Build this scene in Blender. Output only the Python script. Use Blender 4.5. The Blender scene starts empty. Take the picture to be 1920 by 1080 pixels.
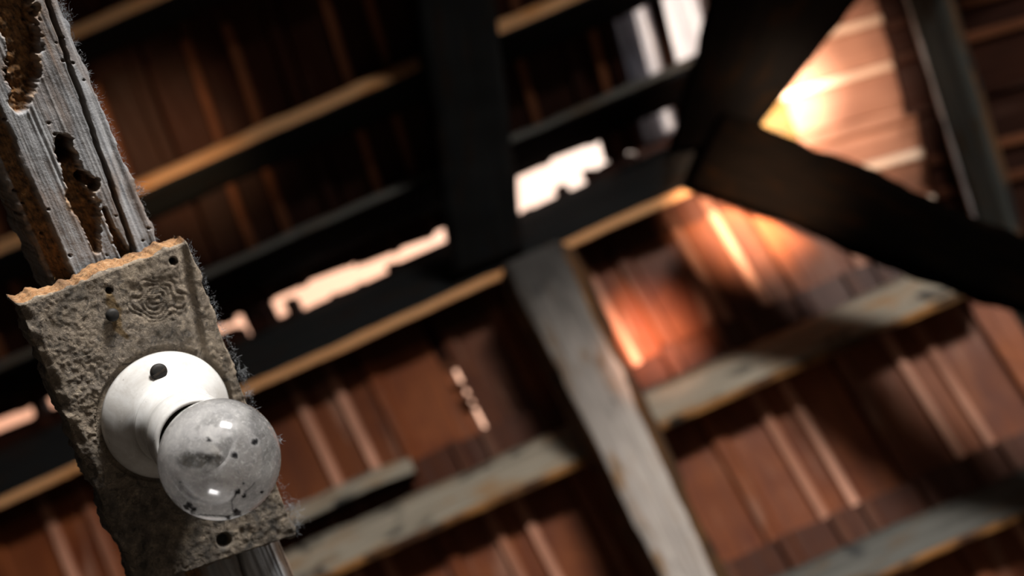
import bpy, bmesh, math, random
from mathutils import Vector, Matrix, noise

# ------------------------------------------------------------------ camera, sky, lights, exposure
C = bpy.context.scene.collection
SC = bpy.context.scene
F = 50 / 36 * 1920                      # focal length in pixels of a 1920 wide frame
CZ = 1.5                                # camera height
CR, SR = math.cos(math.radians(23.8)), math.sin(math.radians(23.8))
cam_d = bpy.data.cameras.new('camera')
cam_d.lens = 50; cam_d.sensor_width = 36
cam_d.clip_start = .02
cam_d.dof.use_dof = True
cam_d.dof.focus_distance = .70
cam_d.dof.aperture_fstop = 5.2
cam_d.dof.aperture_blades = 9
cam = bpy.data.objects.new('camera', cam_d)
C.objects.link(cam)
M3 = Matrix(((CR, SR, 0), (SR, -CR, 0), (0, 0, -1)))
cam.matrix_world = Matrix.Translation((0, 0, CZ)) @ M3.to_4x4()
SC.camera = cam

w = bpy.data.worlds.new('evening_sky'); SC.world = w; w.use_nodes = True
nt = w.node_tree
bg = nt.nodes['Background']
# low sun beyond the hip end: the sky pales and brightens towards it
_tc = nt.nodes.new('ShaderNodeTexCoord'); _sx = nt.nodes.new('ShaderNodeSeparateXYZ'); _mr = nt.nodes.new('ShaderNodeMapRange')
_cr = nt.nodes.new('ShaderNodeValToRGB')
nt.links.new(_tc.outputs['Generated'], _sx.inputs[0]); nt.links.new(_sx.outputs[0], _mr.inputs[0])
_mr.inputs[1].default_value = -.6; _mr.inputs[2].default_value = .6
nt.links.new(_mr.outputs[0], _cr.inputs[0]); nt.links.new(_cr.outputs[0], bg.inputs['Color'])
_e = _cr.color_ramp.elements
_e.new(.45); _e.new(.62)
for _k, (_p, _c) in enumerate(((.2, (.5, .24, .15)), (.45, (.9, .5, .335)), (.62, (.95, .80, .70)), (.8, (1, .95, .9)))):
    _e[_k].position = _p; _e[_k].color = (*_c, 1)
bg.inputs['Strength'].default_value = 2.0

SC.view_settings.view_transform = 'Standard'
SC.view_settings.look = 'None'
SC.view_settings.gamma = 1
SC.view_settings.use_curve_mapping = False
SC.view_settings.exposure = 0

def look_at(o, to):
    d = Vector(to) - o.location
    o.rotation_euler = d.to_track_quat('-Z', 'Y').to_euler()

def area(name, loc, to, sx, sy, power, col):
    l = bpy.data.lights.new(name, 'AREA'); l.shape = 'RECTANGLE'; l.size = sx; l.size_y = sy
    l.energy = power; l.color = col
    o = bpy.data.objects.new(name, l); C.objects.link(o); o.location = loc; look_at(o, to)
    return o

def spot(name, loc, to, power, col, half_deg, blend=1.0, rad=.04):
    l = bpy.data.lights.new(name, 'SPOT'); l.energy = power; l.color = col
    l.spot_size = math.radians(2 * half_deg); l.spot_blend = blend; l.shadow_soft_size = rad
    o = bpy.data.objects.new(name, l); C.objects.link(o); o.location = loc; look_at(o, to)
    return o

area('doorway_daylight', (1.6, -2.35, 1.47), (.1, .1, 2.9), .8, .5, 235, (1, .965, .925))
# added unseen warm spots below the roof, brightening single patches of it
spot('fill_spot_hip', (.12, .05, .3), (.49, -.09, 3.6), 1250, (1, .72, .54), 3.8)
spot('fill_spot_apex', (.12, .02, .3), (.475, -.10, 3.6), 7500, (1, .84, .66), 1.6)
spot('fill_spot_slope', (.06, .12, .3), (.375, .02, 3.6), 9000, (1, .68, .46), 2.0)
spot('fill_spot_head', (.0, .3, .3), (.158, .152, 3.55), 4200, (1, .55, .36), 1.25)
spot('fill_spot_back', (-.9, .2, .4), (-.41, -.37, 3.55), 480, (1, .68, .40), 3.0)

# ------------------------------------------------------------------ pixel rays and the roof planes
def ray(px, py):
    a, b = px - 960, py - 540
    return Vector(((CR * a - SR * b) / F, (SR * a + CR * b) / F, 1))
CAM = Vector((0, 0, CZ))
def on_plane(px, py, p, n):
    d = ray(px, py)
    return CAM + d * ((p - CAM).dot(n) / d.dot(n))

ZR = CZ + 2.2
YR = -142 * 2.2 / F
APEX = CAM + ray(1300, 245) * 2.2
APEX.y = YR
PITCH = math.radians(22)
P3 = math.radians(19.5)
A3 = math.radians(9.5)

class Slope:
    def __init__(s, name, row, down, skew):
        s.name = name; s.row = Vector(row).normalized(); s.down = Vector(down).normalized()
        s.n = s.row.cross(s.down).normalized(); s.skew = skew
        s.o = Vector((APEX.x, APEX.y, ZR))
    def tu(s, px, py, off=0.0):                  # roof coordinates (along the row, down the slope) of the point seen at a pixel
        q = on_plane(px, py, s.o - s.n * off, s.n) - s.o
        return q.dot(s.row), q.dot(s.down)
    def pt(s, a, t, h=0.0):
        return s.o + s.row * a + s.down * t + s.n * h
cp, sp = math.cos(PITCH), math.sin(PITCH)
S1 = Slope('front', (1, 0, 0), (0, cp, -sp), .075)
S2 = Slope('back', (-1, 0, 0), (0, -cp, -sp), -.13)
S3 = Slope('hip', (math.sin(A3), -math.cos(A3), 0),
           (math.cos(P3) * math.cos(A3), math.cos(P3) * math.sin(A3), -math.sin(P3)), 0)
def hip_dir(sa, sb):
    d = sa.n.cross(sb.n)
    return d if d.z < 0 else -d
H2 = hip_dir(S1, S3).normalized()       # between front slope and hip end
H1 = hip_dir(S2, S3).normalized()       # between back slope and hip end

# ------------------------------------------------------------------ materials
def new_mat(name):
    m = bpy.data.materials.new(name); m.use_nodes = True
    t = m.node_tree
    return m, t, t.nodes['Principled BSDF']
def nd(t, kind, **kw):
    n = t.nodes.new(kind)
    for k, v in kw.items():
        if k in n.inputs: n.inputs[k].default_value = v
        else: setattr(n, k, v)
    return n
def ramp(t, fac, stops):
    r = t.nodes.new('ShaderNodeValToRGB')
    e = r.color_ramp.elements
    while len(e) < len(stops): e.new(.5)
    for i, (p, c) in enumerate(stops):
        e[i].position = p
        e[i].color = (c, c, c, 1) if isinstance(c, (int, float)) else (*c, 1)
    t.links.new(fac, r.inputs[0])
    return r.outputs[0]
def mix(t, fac, a, b, mode='MIX'):
    m = t.nodes.new('ShaderNodeMix'); m.data_type = 'RGBA'; m.blend_type = mode
    if isinstance(fac, (int, float)): m.inputs[0].default_value = fac
    else: t.links.new(fac, m.inputs[0])
    for s, v in ((6, a), (7, b)):
        if isinstance(v, tuple): m.inputs[s].default_value = (*v, 1)
        else: t.links.new(v, m.inputs[s])
    return m.outputs[2]
def coord(t, src, scale):
    tc = t.nodes.new('ShaderNodeTexCoord'); mp = t.nodes.new('ShaderNodeMapping')
    t.links.new(tc.outputs[src], mp.inputs[0]); mp.inputs['Scale'].default_value = scale
    return mp.outputs[0]
def nz(t, vec, scale, detail=4, rough=.55, dist=0):
    n = t.nodes.new('ShaderNodeTexNoise')
    n.inputs['Scale'].default_value = scale; n.inputs['Detail'].default_value = detail
    n.inputs['Roughness'].default_value = rough; n.inputs['Distortion'].default_value = dist
    t.links.new(vec, n.inputs[0])
    return n.outputs[0]
def attr(t, nm):
    a = t.nodes.new('ShaderNodeAttribute'); a.attribute_name = nm; return a.outputs['Fac']
def bump(t, b, h, strength, dist):
    n = t.nodes.new('ShaderNodeBump'); n.inputs['Strength'].default_value = strength
    n.inputs['Distance'].default_value = dist
    t.links.new(h, n.inputs['Height']); t.links.new(n.outputs[0], b.inputs['Normal'])

def wood(name, dark, light, stain=(.2, .08, .02), stain_amt=.35, rough=.8, bd=.002, blot=(.01, .012, .015), blot_at=.36, spec=.25, ridge_shade=None):
    """weathered timber: grain runs along the UV's first axis, in metres"""
    m, t, b = new_mat(name)
    g = nz(t, coord(t, 'UV', (6, 160, 1)), 1, 6, .6, .4)
    k = nz(t, coord(t, 'UV', (14, 22, 1)), 1, 5, .6, .6)
    q = nz(t, coord(t, 'UV', (9, 30, 1)), 1.3, 3, .5, .3)
    c = mix(t, ramp(t, g, [(.3, 0.), (.7, 1.)]), dark, light)
    c = mix(t, ramp(t, q, [(.62 - stain_amt * .3, 0.), (.78 - stain_amt * .3, 1.)]), c, stain)
    c = mix(t, ramp(t, k, [(blot_at - .06, 1.), (blot_at + .03, 0.)]), c, blot)
    if ridge_shade:                                   # shade near the ridge put into the colour, fading out along the grain
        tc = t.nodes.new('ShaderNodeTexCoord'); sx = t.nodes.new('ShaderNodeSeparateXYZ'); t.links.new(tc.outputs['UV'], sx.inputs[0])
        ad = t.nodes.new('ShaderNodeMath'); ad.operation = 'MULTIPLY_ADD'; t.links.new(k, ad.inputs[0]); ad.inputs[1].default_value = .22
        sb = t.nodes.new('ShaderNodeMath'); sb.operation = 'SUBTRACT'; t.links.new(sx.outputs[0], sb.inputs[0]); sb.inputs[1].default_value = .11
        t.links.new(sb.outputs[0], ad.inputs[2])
        mr = t.nodes.new('ShaderNodeMapRange'); mr.inputs[1].default_value, mr.inputs[2].default_value = ridge_shade
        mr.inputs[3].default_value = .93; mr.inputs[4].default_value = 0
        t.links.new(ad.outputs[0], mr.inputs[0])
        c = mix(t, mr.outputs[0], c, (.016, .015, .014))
    t.links.new(c, b.inputs['Base Color'])
    b.inputs['Roughness'].default_value = rough
    b.inputs['Specular IOR Level'].default_value = spec
    bump(t, b, g, .6, bd)
    return m
W_GREY = wood('weathered_grey_wood', (.14, .12, .092), (.32, .275, .21), (.22, .12, .05), .3, blot=(.02, .02, .019), blot_at=.40)
W_RAFT = wood('rafter_grey_wood', (.23, .20, .18), (.48, .42, .37), (.24, .14, .07), .2, ridge_shade=(2.63, 2.92))
W_DARK = wood('shaded_dark_wood', (.005, .0055, .006), (.015, .015, .0145), (.014, .008, .005), .2, spec=.06)  # poorly lit timbers: their shade is put into the tone
W_BLACK = wood('shaded_black_wood', (.0022, .0018, .0018), (.005, .0036, .003), (.008, .0035, .002), .2, spec=.03)  # deeper copy, shade again put into the colour
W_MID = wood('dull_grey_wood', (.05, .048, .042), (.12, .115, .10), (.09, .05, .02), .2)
W_JET = wood('jet_black_wood', (.0006, .0005, .0005), (.0013, .001, .0008), (.002, .001, .0005), .2, rough=1, spec=0, blot=(.0005, .0005, .0005))  # near-black tone keeps the hip rafter dark under the added spots
W_JET2 = wood('brown_black_wood', (.0006, .0005, .0004), (.0013, .0009, .0007), (.002, .001, .0005), .3, rough=1, spec=0, blot=(.0005, .0005, .0005))  # tone lowered likewise, cancelling the spots on the other hip rafter
W_RAFT2 = wood('pale_lit_wood', (.3, .28, .28), (.55, .52, .5), (.3, .25, .2), .1)
W_SHADE = wood('dark_grey_green_wood', (.022, .024, .022), (.06, .06, .052), (.04, .025, .012), .2, spec=.1)
W_OCHRE = wood('ochre_lit_edge', (.50, .22, .08), (.74, .40, .19), (.5, .2, .05), .2, blot=(.12, .05, .02), blot_at=.30)  # ochre tone carries the warm light on the batten's narrow face
W_TAN = wood('tan_lit_edge', (.42, .2, .09), (.68, .38, .18), (.5, .2, .05), .2, blot=(.1, .05, .03), blot_at=.3)  # warm light on the back battens' narrow faces, put into the tan
W_WEDGE = wood('ochre_wedge_wood', (.10, .055, .014), (.17, .10, .03), (.1, .04, .01), .2)
W_EDGE = wood('dim_lit_edge', (.20, .08, .02), (.36, .17, .05), (.05, .02, .008), .5, blot=(.02, .012, .006), blot_at=.44)  # the same painted warm light, dimmer and blotchier
W_RUST = wood('rusty_side_wood', (.04, .02, .009), (.10, .05, .02), (.16, .07, .015), .35, blot=(.01, .009, .008), blot_at=.46)

def tile_mat(name, a, b_, lime=.5, soot=.35, rough=.42, crest=(.78, .40, .27), spec=.25):
    m, t, b = new_mat(name)
    oi = t.nodes.new('ShaderNodeObjectInfo')
    tc = t.nodes.new('ShaderNodeTexCoord')
    add = t.nodes.new('ShaderNodeVectorMath'); add.operation = 'ADD'
    comb = t.nodes.new('ShaderNodeCombineXYZ')
    mul = t.nodes.new('ShaderNodeMath'); mul.operation = 'MULTIPLY'; mul.inputs[1].default_value = 37
    t.links.new(oi.outputs['Random'], mul.inputs[0])
    for i in range(3): t.links.new(mul.outputs[0], comb.inputs[i])
    t.links.new(tc.outputs['UV'], add.inputs[0]); t.links.new(comb.outputs[0], add.inputs[1])
    def mp(s):
        n = t.nodes.new('ShaderNodeMapping'); n.inputs['Scale'].default_value = s
        t.links.new(add.outputs[0], n.inputs[0]); return n.outputs[0]
    streak = nz(t, mp((240, 4, 1)), 1, 3, .6, .2)
    cloud = nz(t, mp((14, 9, 1)), 1, 4, .6, .5)
    patch = nz(t, mp((34, 5, 1)), 1, 5, .6, .4)
    c = mix(t, ramp(t, cloud, [(.3, 0.), (.7, 1.)]), a, b_)
    c = mix(t, ramp(t, streak, [(.35, .4), (.65, 0.)]), c, tuple(x * .4 for x in a))
    # each tile fired a little lighter or darker than its neighbours
    c = mix(t, ramp(t, oi.outputs['Random'], [(0., .0), (1., soot)]), c, (.02, .012, .009))
    c = mix(t, ramp(t, patch, [(.58, 0.), (.72, lime)]), c, (.36, .2, .14))
    # ribs and side laps paled, the light they catch put into the colour
    ca = t.nodes.new('ShaderNodeAttribute'); ca.attribute_name = 'crest'
    cm = t.nodes.new('ShaderNodeMath'); cm.operation = 'MULTIPLY'
    t.links.new(ca.outputs['Fac'], cm.inputs[0]); t.links.new(ramp(t, nz(t, mp((20, 6, 1)), 1, 3, .6), [(.3, .45), (.55, 1.)]), cm.inputs[1])
    c = mix(t, cm.outputs[0], c, crest)
    # the heads, tucked under the course above, keep their old soot
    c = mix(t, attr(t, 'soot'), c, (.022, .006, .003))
    t.links.new(c, b.inputs['Base Color'])
    b.inputs['Specular IOR Level'].default_value = spec
    r = ramp(t, streak, [(.3, rough + .15), (.7, rough - .08)])
    t.links.new(r, b.inputs['Roughness'])
    bump(t, b, streak, .35, .0008)
    return m
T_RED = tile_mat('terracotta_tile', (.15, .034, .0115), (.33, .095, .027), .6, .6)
T_SHADED = tile_mat('shaded_terracotta_tile', (.020, .0055, .003), (.038, .011, .005), .08, .5, .5, (.27, .10, .045), spec=.06)  # the back slope's lack of light put into a darker tile colour
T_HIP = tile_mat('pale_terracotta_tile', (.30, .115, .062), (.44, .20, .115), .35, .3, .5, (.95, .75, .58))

def pale_tile(name, c0, c1, fac, clear):
    m, t, b = new_mat(name)
    st = nz(t, coord(t, 'UV', (150, 5, 1)), 1, 4, .6)
    c = mix(t, ramp(t, st, [(.35, 0.), (.6, 1.)]), c0, c1)
    tr = t.nodes.new('ShaderNodeBsdfTranslucent'); t.links.new(c, tr.inputs[0])
    ms = t.nodes.new('ShaderNodeMixShader'); ms.inputs[0].default_value = fac
    t.links.new(c, b.inputs['Base Color'])
    t.links.new(b.outputs[0], ms.inputs[1]); t.links.new(tr.outputs[0], ms.inputs[2])
    tp = t.nodes.new('ShaderNodeBsdfTransparent'); m2 = t.nodes.new('ShaderNodeMixShader')
    t.links.new(ramp(t, st, [(.3, clear * .35), (.65, clear)]), m2.inputs[0])
    t.links.new(ms.outputs[0], m2.inputs[1]); t.links.new(tp.outputs[0], m2.inputs[2])
    t.links.new(m2.outputs[0], t.nodes['Material Output'].inputs[0])
    return m
T_PALE = pale_tile('pale_translucent_tile', (.35, .38, .45), (.95, .98, 1.0), .9, .75)
T_DIM = pale_tile('dull_translucent_tile', (.05, .055, .075), (.22, .24, .3), .6, .12)

# ------------------------------------------------------------------ mesh helpers
def link(name, me, mats, parent=None):
    o = bpy.data.objects.new(name, me); C.objects.link(o)
    for m in (mats if isinstance(mats, (list, tuple)) else [mats]):
        if m.name not in [x.name for x in me.materials if x]: me.materials.append(m)
    if parent: o.parent = parent
    return o
def tag(o, label=None, cat=None, group=None, kind=None):
    for k, v in (('label', label), ('category', cat), ('group', group), ('kind', kind)):
        if v: o[k] = v
    return o
def empty(name, loc=(0, 0, 0)):
    o = bpy.data.objects.new(name, None); o.empty_display_size = .05
    C.objects.link(o); o.location = loc
    return o
def recentre(o):
    """moves the origin of a mesh built in world coordinates to the mesh's middle"""
    me = o.data
    c = sum((v.co for v in me.vertices), Vector()) / len(me.vertices)
    me.transform(Matrix.Translation(-c)); o.location = c
    return o

def prism(name, loop0, loop1, mats, mat_ids, label, cat, group=None, nseg=40, sub=4, rough=.0025, bow=.0, seed=0, freq=9, parent=None, ext=(0, 0)):
    """timber with any cross-section: loops of corner points at both ends; every side subdivided and worn"""
    n = len(loop0)
    verts, uvs, ring = [], [], []
    L = (Vector(loop1[0]) - Vector(loop0[0])).length
    uv0 = 0
    if ext != (0, 0):
        l0 = [Vector(a) + (Vector(a) - Vector(b)).normalized() * ext[0] for a, b in zip(loop0, loop1)]
        l1 = [Vector(b) + (Vector(b) - Vector(a)).normalized() * ext[1] for a, b in zip(loop0, loop1)]
        loop0, loop1 = l0, l1; uv0 = -ext[0]
        nseg = int(nseg * (1 + (ext[0] + ext[1]) / L)); L += ext[0] + ext[1]
    per = [0]
    for i in range(n): per.append(per[-1] + (Vector(loop0[(i + 1) % n]) - Vector(loop0[i])).length)
    m = n * sub
    cen0 = sum((Vector(p) for p in loop0), Vector()) / n
    cen1 = sum((Vector(p) for p in loop1), Vector()) / n
    for k in range(nseg + 1):
        f = k / nseg
        cen = cen0.lerp(cen1, f)
        off = Vector((noise.noise((f * 2.1, seed, 1)), noise.noise((f * 2.1, seed, 5)), noise.noise((f * 2.1, seed, 9)))) * bow
        for i in range(n):
            a = Vector(loop0[i]).lerp(Vector(loop1[i]), f); b = Vector(loop0[(i + 1) % n]).lerp(Vector(loop1[(i + 1) % n]), f)
            for j in range(sub):
                s = j / sub
                p = a.lerp(b, s)
                q = cen + (p - cen) * (.985 if j == 0 else 1.0)
                r = (p - cen)
                r = r.normalized() if r.length > 1e-6 else r
                amp = rough * (1.8 if j == 0 else 1)
                q = q + r * amp * (noise.noise(p * freq + Vector((seed, 0, 0))) + .6 * noise.noise(p * freq * 3.7 + Vector((0, seed, 0)))) + off
                verts.append(q)
                uvs.append((uv0 + f * L + seed * .37, per[i] + (per[i + 1] - per[i]) * s + seed * .11))
    faces, fu, fm = [], [], []
    for k in range(nseg):
        for c in range(m):
            d = (c + 1) % m
            a, b, e, g = k * m + c, k * m + d, (k + 1) * m + d, (k + 1) * m + c
            faces.append((a, b, e, g))
            u = [uvs[a], uvs[b], uvs[e], uvs[g]]
            if d == 0:
                u[1] = (u[1][0], per[-1] + seed * .11); u[2] = (u[2][0], per[-1] + seed * .11)
            fu.append(u); fm.append(mat_ids[c // sub])
    faces.append(tuple(range(m - 1, -1, -1))); fu.append([(uvs[i][1], i * .004) for i in range(m - 1, -1, -1)]); fm.append(mat_ids[0])
    faces.append(tuple(nseg * m + i for i in range(m))); fu.append([(uvs[i][1], i * .004) for i in range(m)]); fm.append(mat_ids[0])
    me = bpy.data.meshes.new(name); me.from_pydata(verts, [], faces)
    ul = me.uv_layers.new(name='UVMap')
    li = 0
    for fi, p in enumerate(me.polygons):
        p.material_index = fm[fi]; p.use_smooth = len(p.vertices) == 4
        for c in fu[fi]:
            ul.data[li].uv = c; li += 1
    bm = bmesh.new(); bm.from_mesh(me); bmesh.ops.recalc_face_normals(bm, faces=bm.faces); bm.to_mesh(me); bm.free()
    for mm in mats: me.materials.append(mm)
    o = bpy.data.objects.new(name, me); C.objects.link(o)
    recentre(o)
    if parent: o.parent = parent
    else: tag(o, label, cat, group)
    return o

def box(name, lo, hi, m, kind='structure', parent=None):
    bm = bmesh.new(); bmesh.ops.create_cube(bm, size=1)
    for v in bm.verts:
        v.co = Vector([(lo[i] + hi[i]) / 2 + v.co[i] * (hi[i] - lo[i]) for i in range(3)])
    me = bpy.data.meshes.new(name); bm.to_mesh(me); bm.free()
    o = link(name, me, m, parent); recentre(o)
    if kind: o['kind'] = kind
    return o

# ------------------------------------------------------------------ room shell (outside the picture: closes the barn)
def plain(name, a, b_, scale=3, rough=.9):
    m, t, b = new_mat(name)
    c = mix(t, ramp(t, nz(t, coord(t, 'Object', (1, 1, 1)), scale, 6, .6), [(.35, 0.), (.65, 1.)]), a, b_)
    t.links.new(c, b.inputs['Base Color']); b.inputs['Roughness'].default_value = rough
    return m
M_WALL = plain('stone_wall', (.06, .05, .04), (.1, .085, .07))
M_FLOOR = plain('earth_floor', (.05, .04, .03), (.09, .07, .05))
XW0, XW1, YW = -2.1, 2.35, 1.6
box('floor', (XW0 - .1, -3.4, -.1), (XW1 + .1, YW + .1, 0), M_FLOOR)
WT = 3.2
box('wall_front', (XW0 - .1, YW, 0), (XW1 + .1, YW + .1, WT), M_WALL)
box('wall_left', (XW0 - .1, -YW, 0), (XW0, YW, WT + .6), M_WALL)
box('wall_right', (XW1, -YW, 0), (XW1 + .1, YW, WT), M_WALL)
D0, D1, DH = .55, 2.1, 2.08
box('wall_back', (XW0 - .1, -YW - .1, 0), (D0, -YW, WT), M_WALL)
box('wall_back', (D1, -YW - .1, 0), (XW1 + .1, -YW, WT), M_WALL)
box('wall_back', (D0, -YW - .1, DH), (D1, -YW, WT), M_WALL)

# ------------------------------------------------------------------ roof tiles
TW = .208                                # cover width of one tile
def tile_profile(ribs, w):
    """underside of a tile across its width: (x, z); ribs hang down, the side lap steps up"""
    p = [(-.010, -.0072), (.008, -.0078), (.012, 0)]
    for r in ribs:
        c = r * w
        p += [(c - .010, .0004), (c - .0055, -.0075), (c + .0045, -.008), (c + .009, .0004)]
    p += [(w - .016, .0), (w - .011, .005), (w - .0015, .006)]
    return p
def tile_mesh(name, length, ribs, skew, w=TW, ny=7, seed=0, x0=0., x1=None, tilt=.02, ragged=.003):
    prof = tile_profile(ribs, w)
    if x1 is not None or x0 > 0:
        x1 = x1 or w
        prof = [(x0, 0)] + [q for q in prof if x0 + .001 < q[0] < x1 - .001] + [(x1, 0)]
    n = len(prof)
    bm = bmesh.new(); ul = bm.loops.layers.uv.new('UVMap')
    lo, up = [], []
    for k in range(ny + 1):
        y = (0, .058, .064)[k] if k < 3 and length > .15 else length * k / ny if length <= .15 else .064 + (length - .064) * (k - 2) / (ny - 2)
        a, b = [], []
        for i, (x, z) in enumerate(prof):
            yy = y
            if k in (0, ny): yy += ragged * noise.noise((x * 40, seed * 3.1 + k, 0)) * 2
            zz = z + tilt * y / length + .0012 * noise.noise((x * 25 + seed, y * 14, 0))
            X = x + skew * y
            a.append(bm.verts.new((X, yy, zz)))
            b.append(bm.verts.new((X, yy, .013 + tilt * y / length + max(z, 0) * .3)))
        lo.append(a); up.append(b)
    for k in range(ny):
        for i in range(n - 1):
            for f in ((lo[k][i], lo[k][i + 1], lo[k + 1][i + 1], lo[k + 1][i])[::-1], (up[k][i], up[k][i + 1], up[k + 1][i + 1], up[k + 1][i])):
                bm.faces.new(f)
    for k in range(ny):
        bm.faces.new((lo[k][0], lo[k + 1][0], up[k + 1][0], up[k][0])[::-1])
        bm.faces.new((lo[k][-1], up[k][-1], up[k + 1][-1], lo[k + 1][-1])[::-1])
    for i in range(n - 1):
        bm.faces.new((lo[0][i], up[0][i], up[0][i + 1], lo[0][i + 1])[::-1])
        bm.faces.new((lo[-1][i], lo[-1][i + 1], up[-1][i + 1], up[-1][i])[::-1])
    bmesh.ops.recalc_face_normals(bm, faces=bm.faces)
    for f in bm.faces:
        for l in f.loops: l[ul].uv = (l.vert.co.x, l.vert.co.y)
    me = bpy.data.meshes.new(name); bm.to_mesh(me); bm.free()
    rw = random.Random(seed + 5)
    amp = [(r * w, rw.choice((.5, .8, 1.0, 1.0))) for r in ribs] + [(0, rw.choice((.1, .5, .9)))]
    vals = []
    for v in me.vertices:
        x = v.co.x - skew * v.co.y
        zl = v.co.z - tilt * v.co.y / length
        vals.append(max([a_ * (.3 + .7 * v.co.y / length) for (c_, a_) in amp if abs(x - c_) < .0075 and zl < -.0045] or [0]))
        if v.co.y > length - .004: vals[-1] = max(vals[-1], .55)  # tail edges paled for the light that catches the tile ends
    at = me.attributes.new('crest', 'FLOAT', 'POINT'); at.data.foreach_set('value', vals)
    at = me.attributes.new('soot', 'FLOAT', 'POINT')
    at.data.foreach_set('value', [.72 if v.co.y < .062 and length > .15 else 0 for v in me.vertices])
    return me

roof = {}
for s, nm in ((S1, 'front'), (S2, 'back'), (S3, 'hip')):
    r = empty('roof_' + nm, s.o)
    r['kind'] = 'structure'
    roof[s] = r

def keep_clip(s):
    """vertical planes (point, outward normal) that bound a slope"""
    out = []
    def vert(d, inside):
        nn = Vector((d.y, -d.x, 0)).normalized()
        if nn.dot(inside) > 0: nn = -nn
        out.append((s.o.copy(), nn))
    if s is S1: vert(H2, Vector((-1, 1, 0)))
    if s is S2: vert(H1, Vector((-1, -1, 0)))
    if s is S3:
        vert(H2, Vector((1, 0, 0))); vert(H1, Vector((1, 0, 0)))
    return out

def place_tile(s, me, a, t, h, mat, rnd, roll=0.0, label=None):
    """tile head at roof coordinates (a, t); clipped at the hips when it reaches across one"""
    if not me.materials: me.materials.append(mat)
    elif me.materials[0] is not mat:
        me = me.copy(); me.materials[0] = mat
    jit = Matrix.Rotation(rnd.uniform(-.006, .006) + roll, 4, 'Z') @ Matrix.Rotation(rnd.uniform(-.006, .006), 4, 'Y')
    R = Matrix((s.row, s.down, s.n)).transposed().to_4x4()
    mw = Matrix.Translation(s.pt(a, t, h)) @ R @ jit
    cl = keep_clip(s)
    worst = 0
    for (p, nn) in cl:
        ds = [(mw @ v.co - p).dot(nn) for v in me.vertices]
        if min(ds) > -.004: return None
        if max(ds) > 0: worst = 1
    if worst:
        bm = bmesh.new(); bm.from_mesh(me); inv = mw.inverted()
        for (p, nn) in cl:
            g = bm.verts[:] + bm.edges[:] + bm.faces[:]
            r = bmesh.ops.bisect_plane(bm, geom=g, plane_co=inv @ p, plane_no=(inv.to_3x3() @ nn).normalized(), clear_outer=True)
            ed = [e for e in r['geom_cut'] if isinstance(e, bmesh.types.BMEdge)]
            if ed: bmesh.ops.holes_fill(bm, edges=ed)
        if len(bm.faces) < 4:
            bm.free(); return None
        me2 = bpy.data.meshes.new(me.name); bm.to_mesh(me2); bm.free()
        for m in me.materials: me2.materials.append(m)
        me = me2
    o = bpy.data.objects.new('roof_tile', me); C.objects.link(o)
    o.parent = roof[s]
    o.matrix_parent_inverse = Matrix.Translation(-s.o)
    o.matrix_basis = mw
    if label: o['label'] = label
    return o

def course(s, t0, t1, a_joint, ribs, mat, a0, a1, seed, headjit=.006, mats={}, h=0.0, shift=None, gone=None):
    """one course of tiles: heads at t0, tails at t1, a joint passing through a_joint at the head"""
    rnd = random.Random(seed)
    me = [tile_mesh('roof_tile', t1 - t0, ribs, s.skew, seed=seed * 7 + q) for q in range(3)]
    i0 = math.floor((a0 - a_joint) / TW); i1 = math.ceil((a1 - a_joint) / TW)
    for i in range(i0, i1):
        j = rnd.uniform(-headjit, headjit)
        a = a_joint + i * TW
        if gone and gone(a, t0): continue
        if shift: j += shift(a, t0)
        mt, lb = mats.get(i, (mat, None))
        place_tile(s, me[rnd.randrange(3)], a_joint + i * TW, t0 + j, h, mt, rnd, label=lb)

# front slope
tE = S1.tu(800, 560)[1]
tH = S1.tu(1160, 700)[1]
tI = S1.tu(1560, 960)[1]
aH = S1.tu(1385, 600)[0]
a_l, a_r = S1.tu(-260, 700)[0], 1.3
# a joint seen at a pixel belongs to the head point found by going back up the skewed line
def joint(s, px, py, t_head):
    a, t = s.tu(px, py)
    return a - s.skew * (t - t_head)
JE = joint(S1, 1145, 445, tE)
ac = joint(S1, 880, 745, tE)                 # a split tile lets a thread of daylight through
ic = math.floor((ac - JE) / TW)
aT = JE + ic * TW
course(S1, tE, tH + .06, JE, (.44, .73), T_RED, a_l, a_r, 11, gone=lambda a, t: abs(a - aT) < .05)
_r = random.Random(3)
tc0, tc1 = S1.tu(848, 684)[1], S1.tu(915, 812)[1]
for k, (u0, u1, v0, v1) in enumerate(((aT, ac - .0022, tE, tH + .06), (ac + .0022, aT + TW, tE, tH + .06))):
    me = tile_mesh('roof_tile', v1 - v0, (), S1.skew, w=u1 - u0, seed=90 + k)
    place_tile(S1, me, u0 + (.0098 if k else 0), v0, 0, T_RED, random.Random(4))
for k, (v0, v1) in enumerate(((tE, tc0), (tc0 + .03, tc0 + .0325), (tc0 + .052, tc0 + .055), (tc0 + .066, tc0 + .068), (tc1, tH + .06))):
    me = tile_mesh('roof_tile', v1 - v0, (), S1.skew, w=.016, seed=95 + k, tilt=.001)
    place_tile(S1, me, ac - .008 + S1.skew * (v0 - tE), v0, .012, T_SHADED, random.Random(4))
course(S1, tH, tI + .06, joint(S1, 1330, 790, tH), (.36, .58), T_RED, a_l, a_r, 12)
course(S1, tI, tI + .42, joint(S1, 1500, 1060, tI), (.36, .58), T_RED, a_l, a_r, 13)
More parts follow.
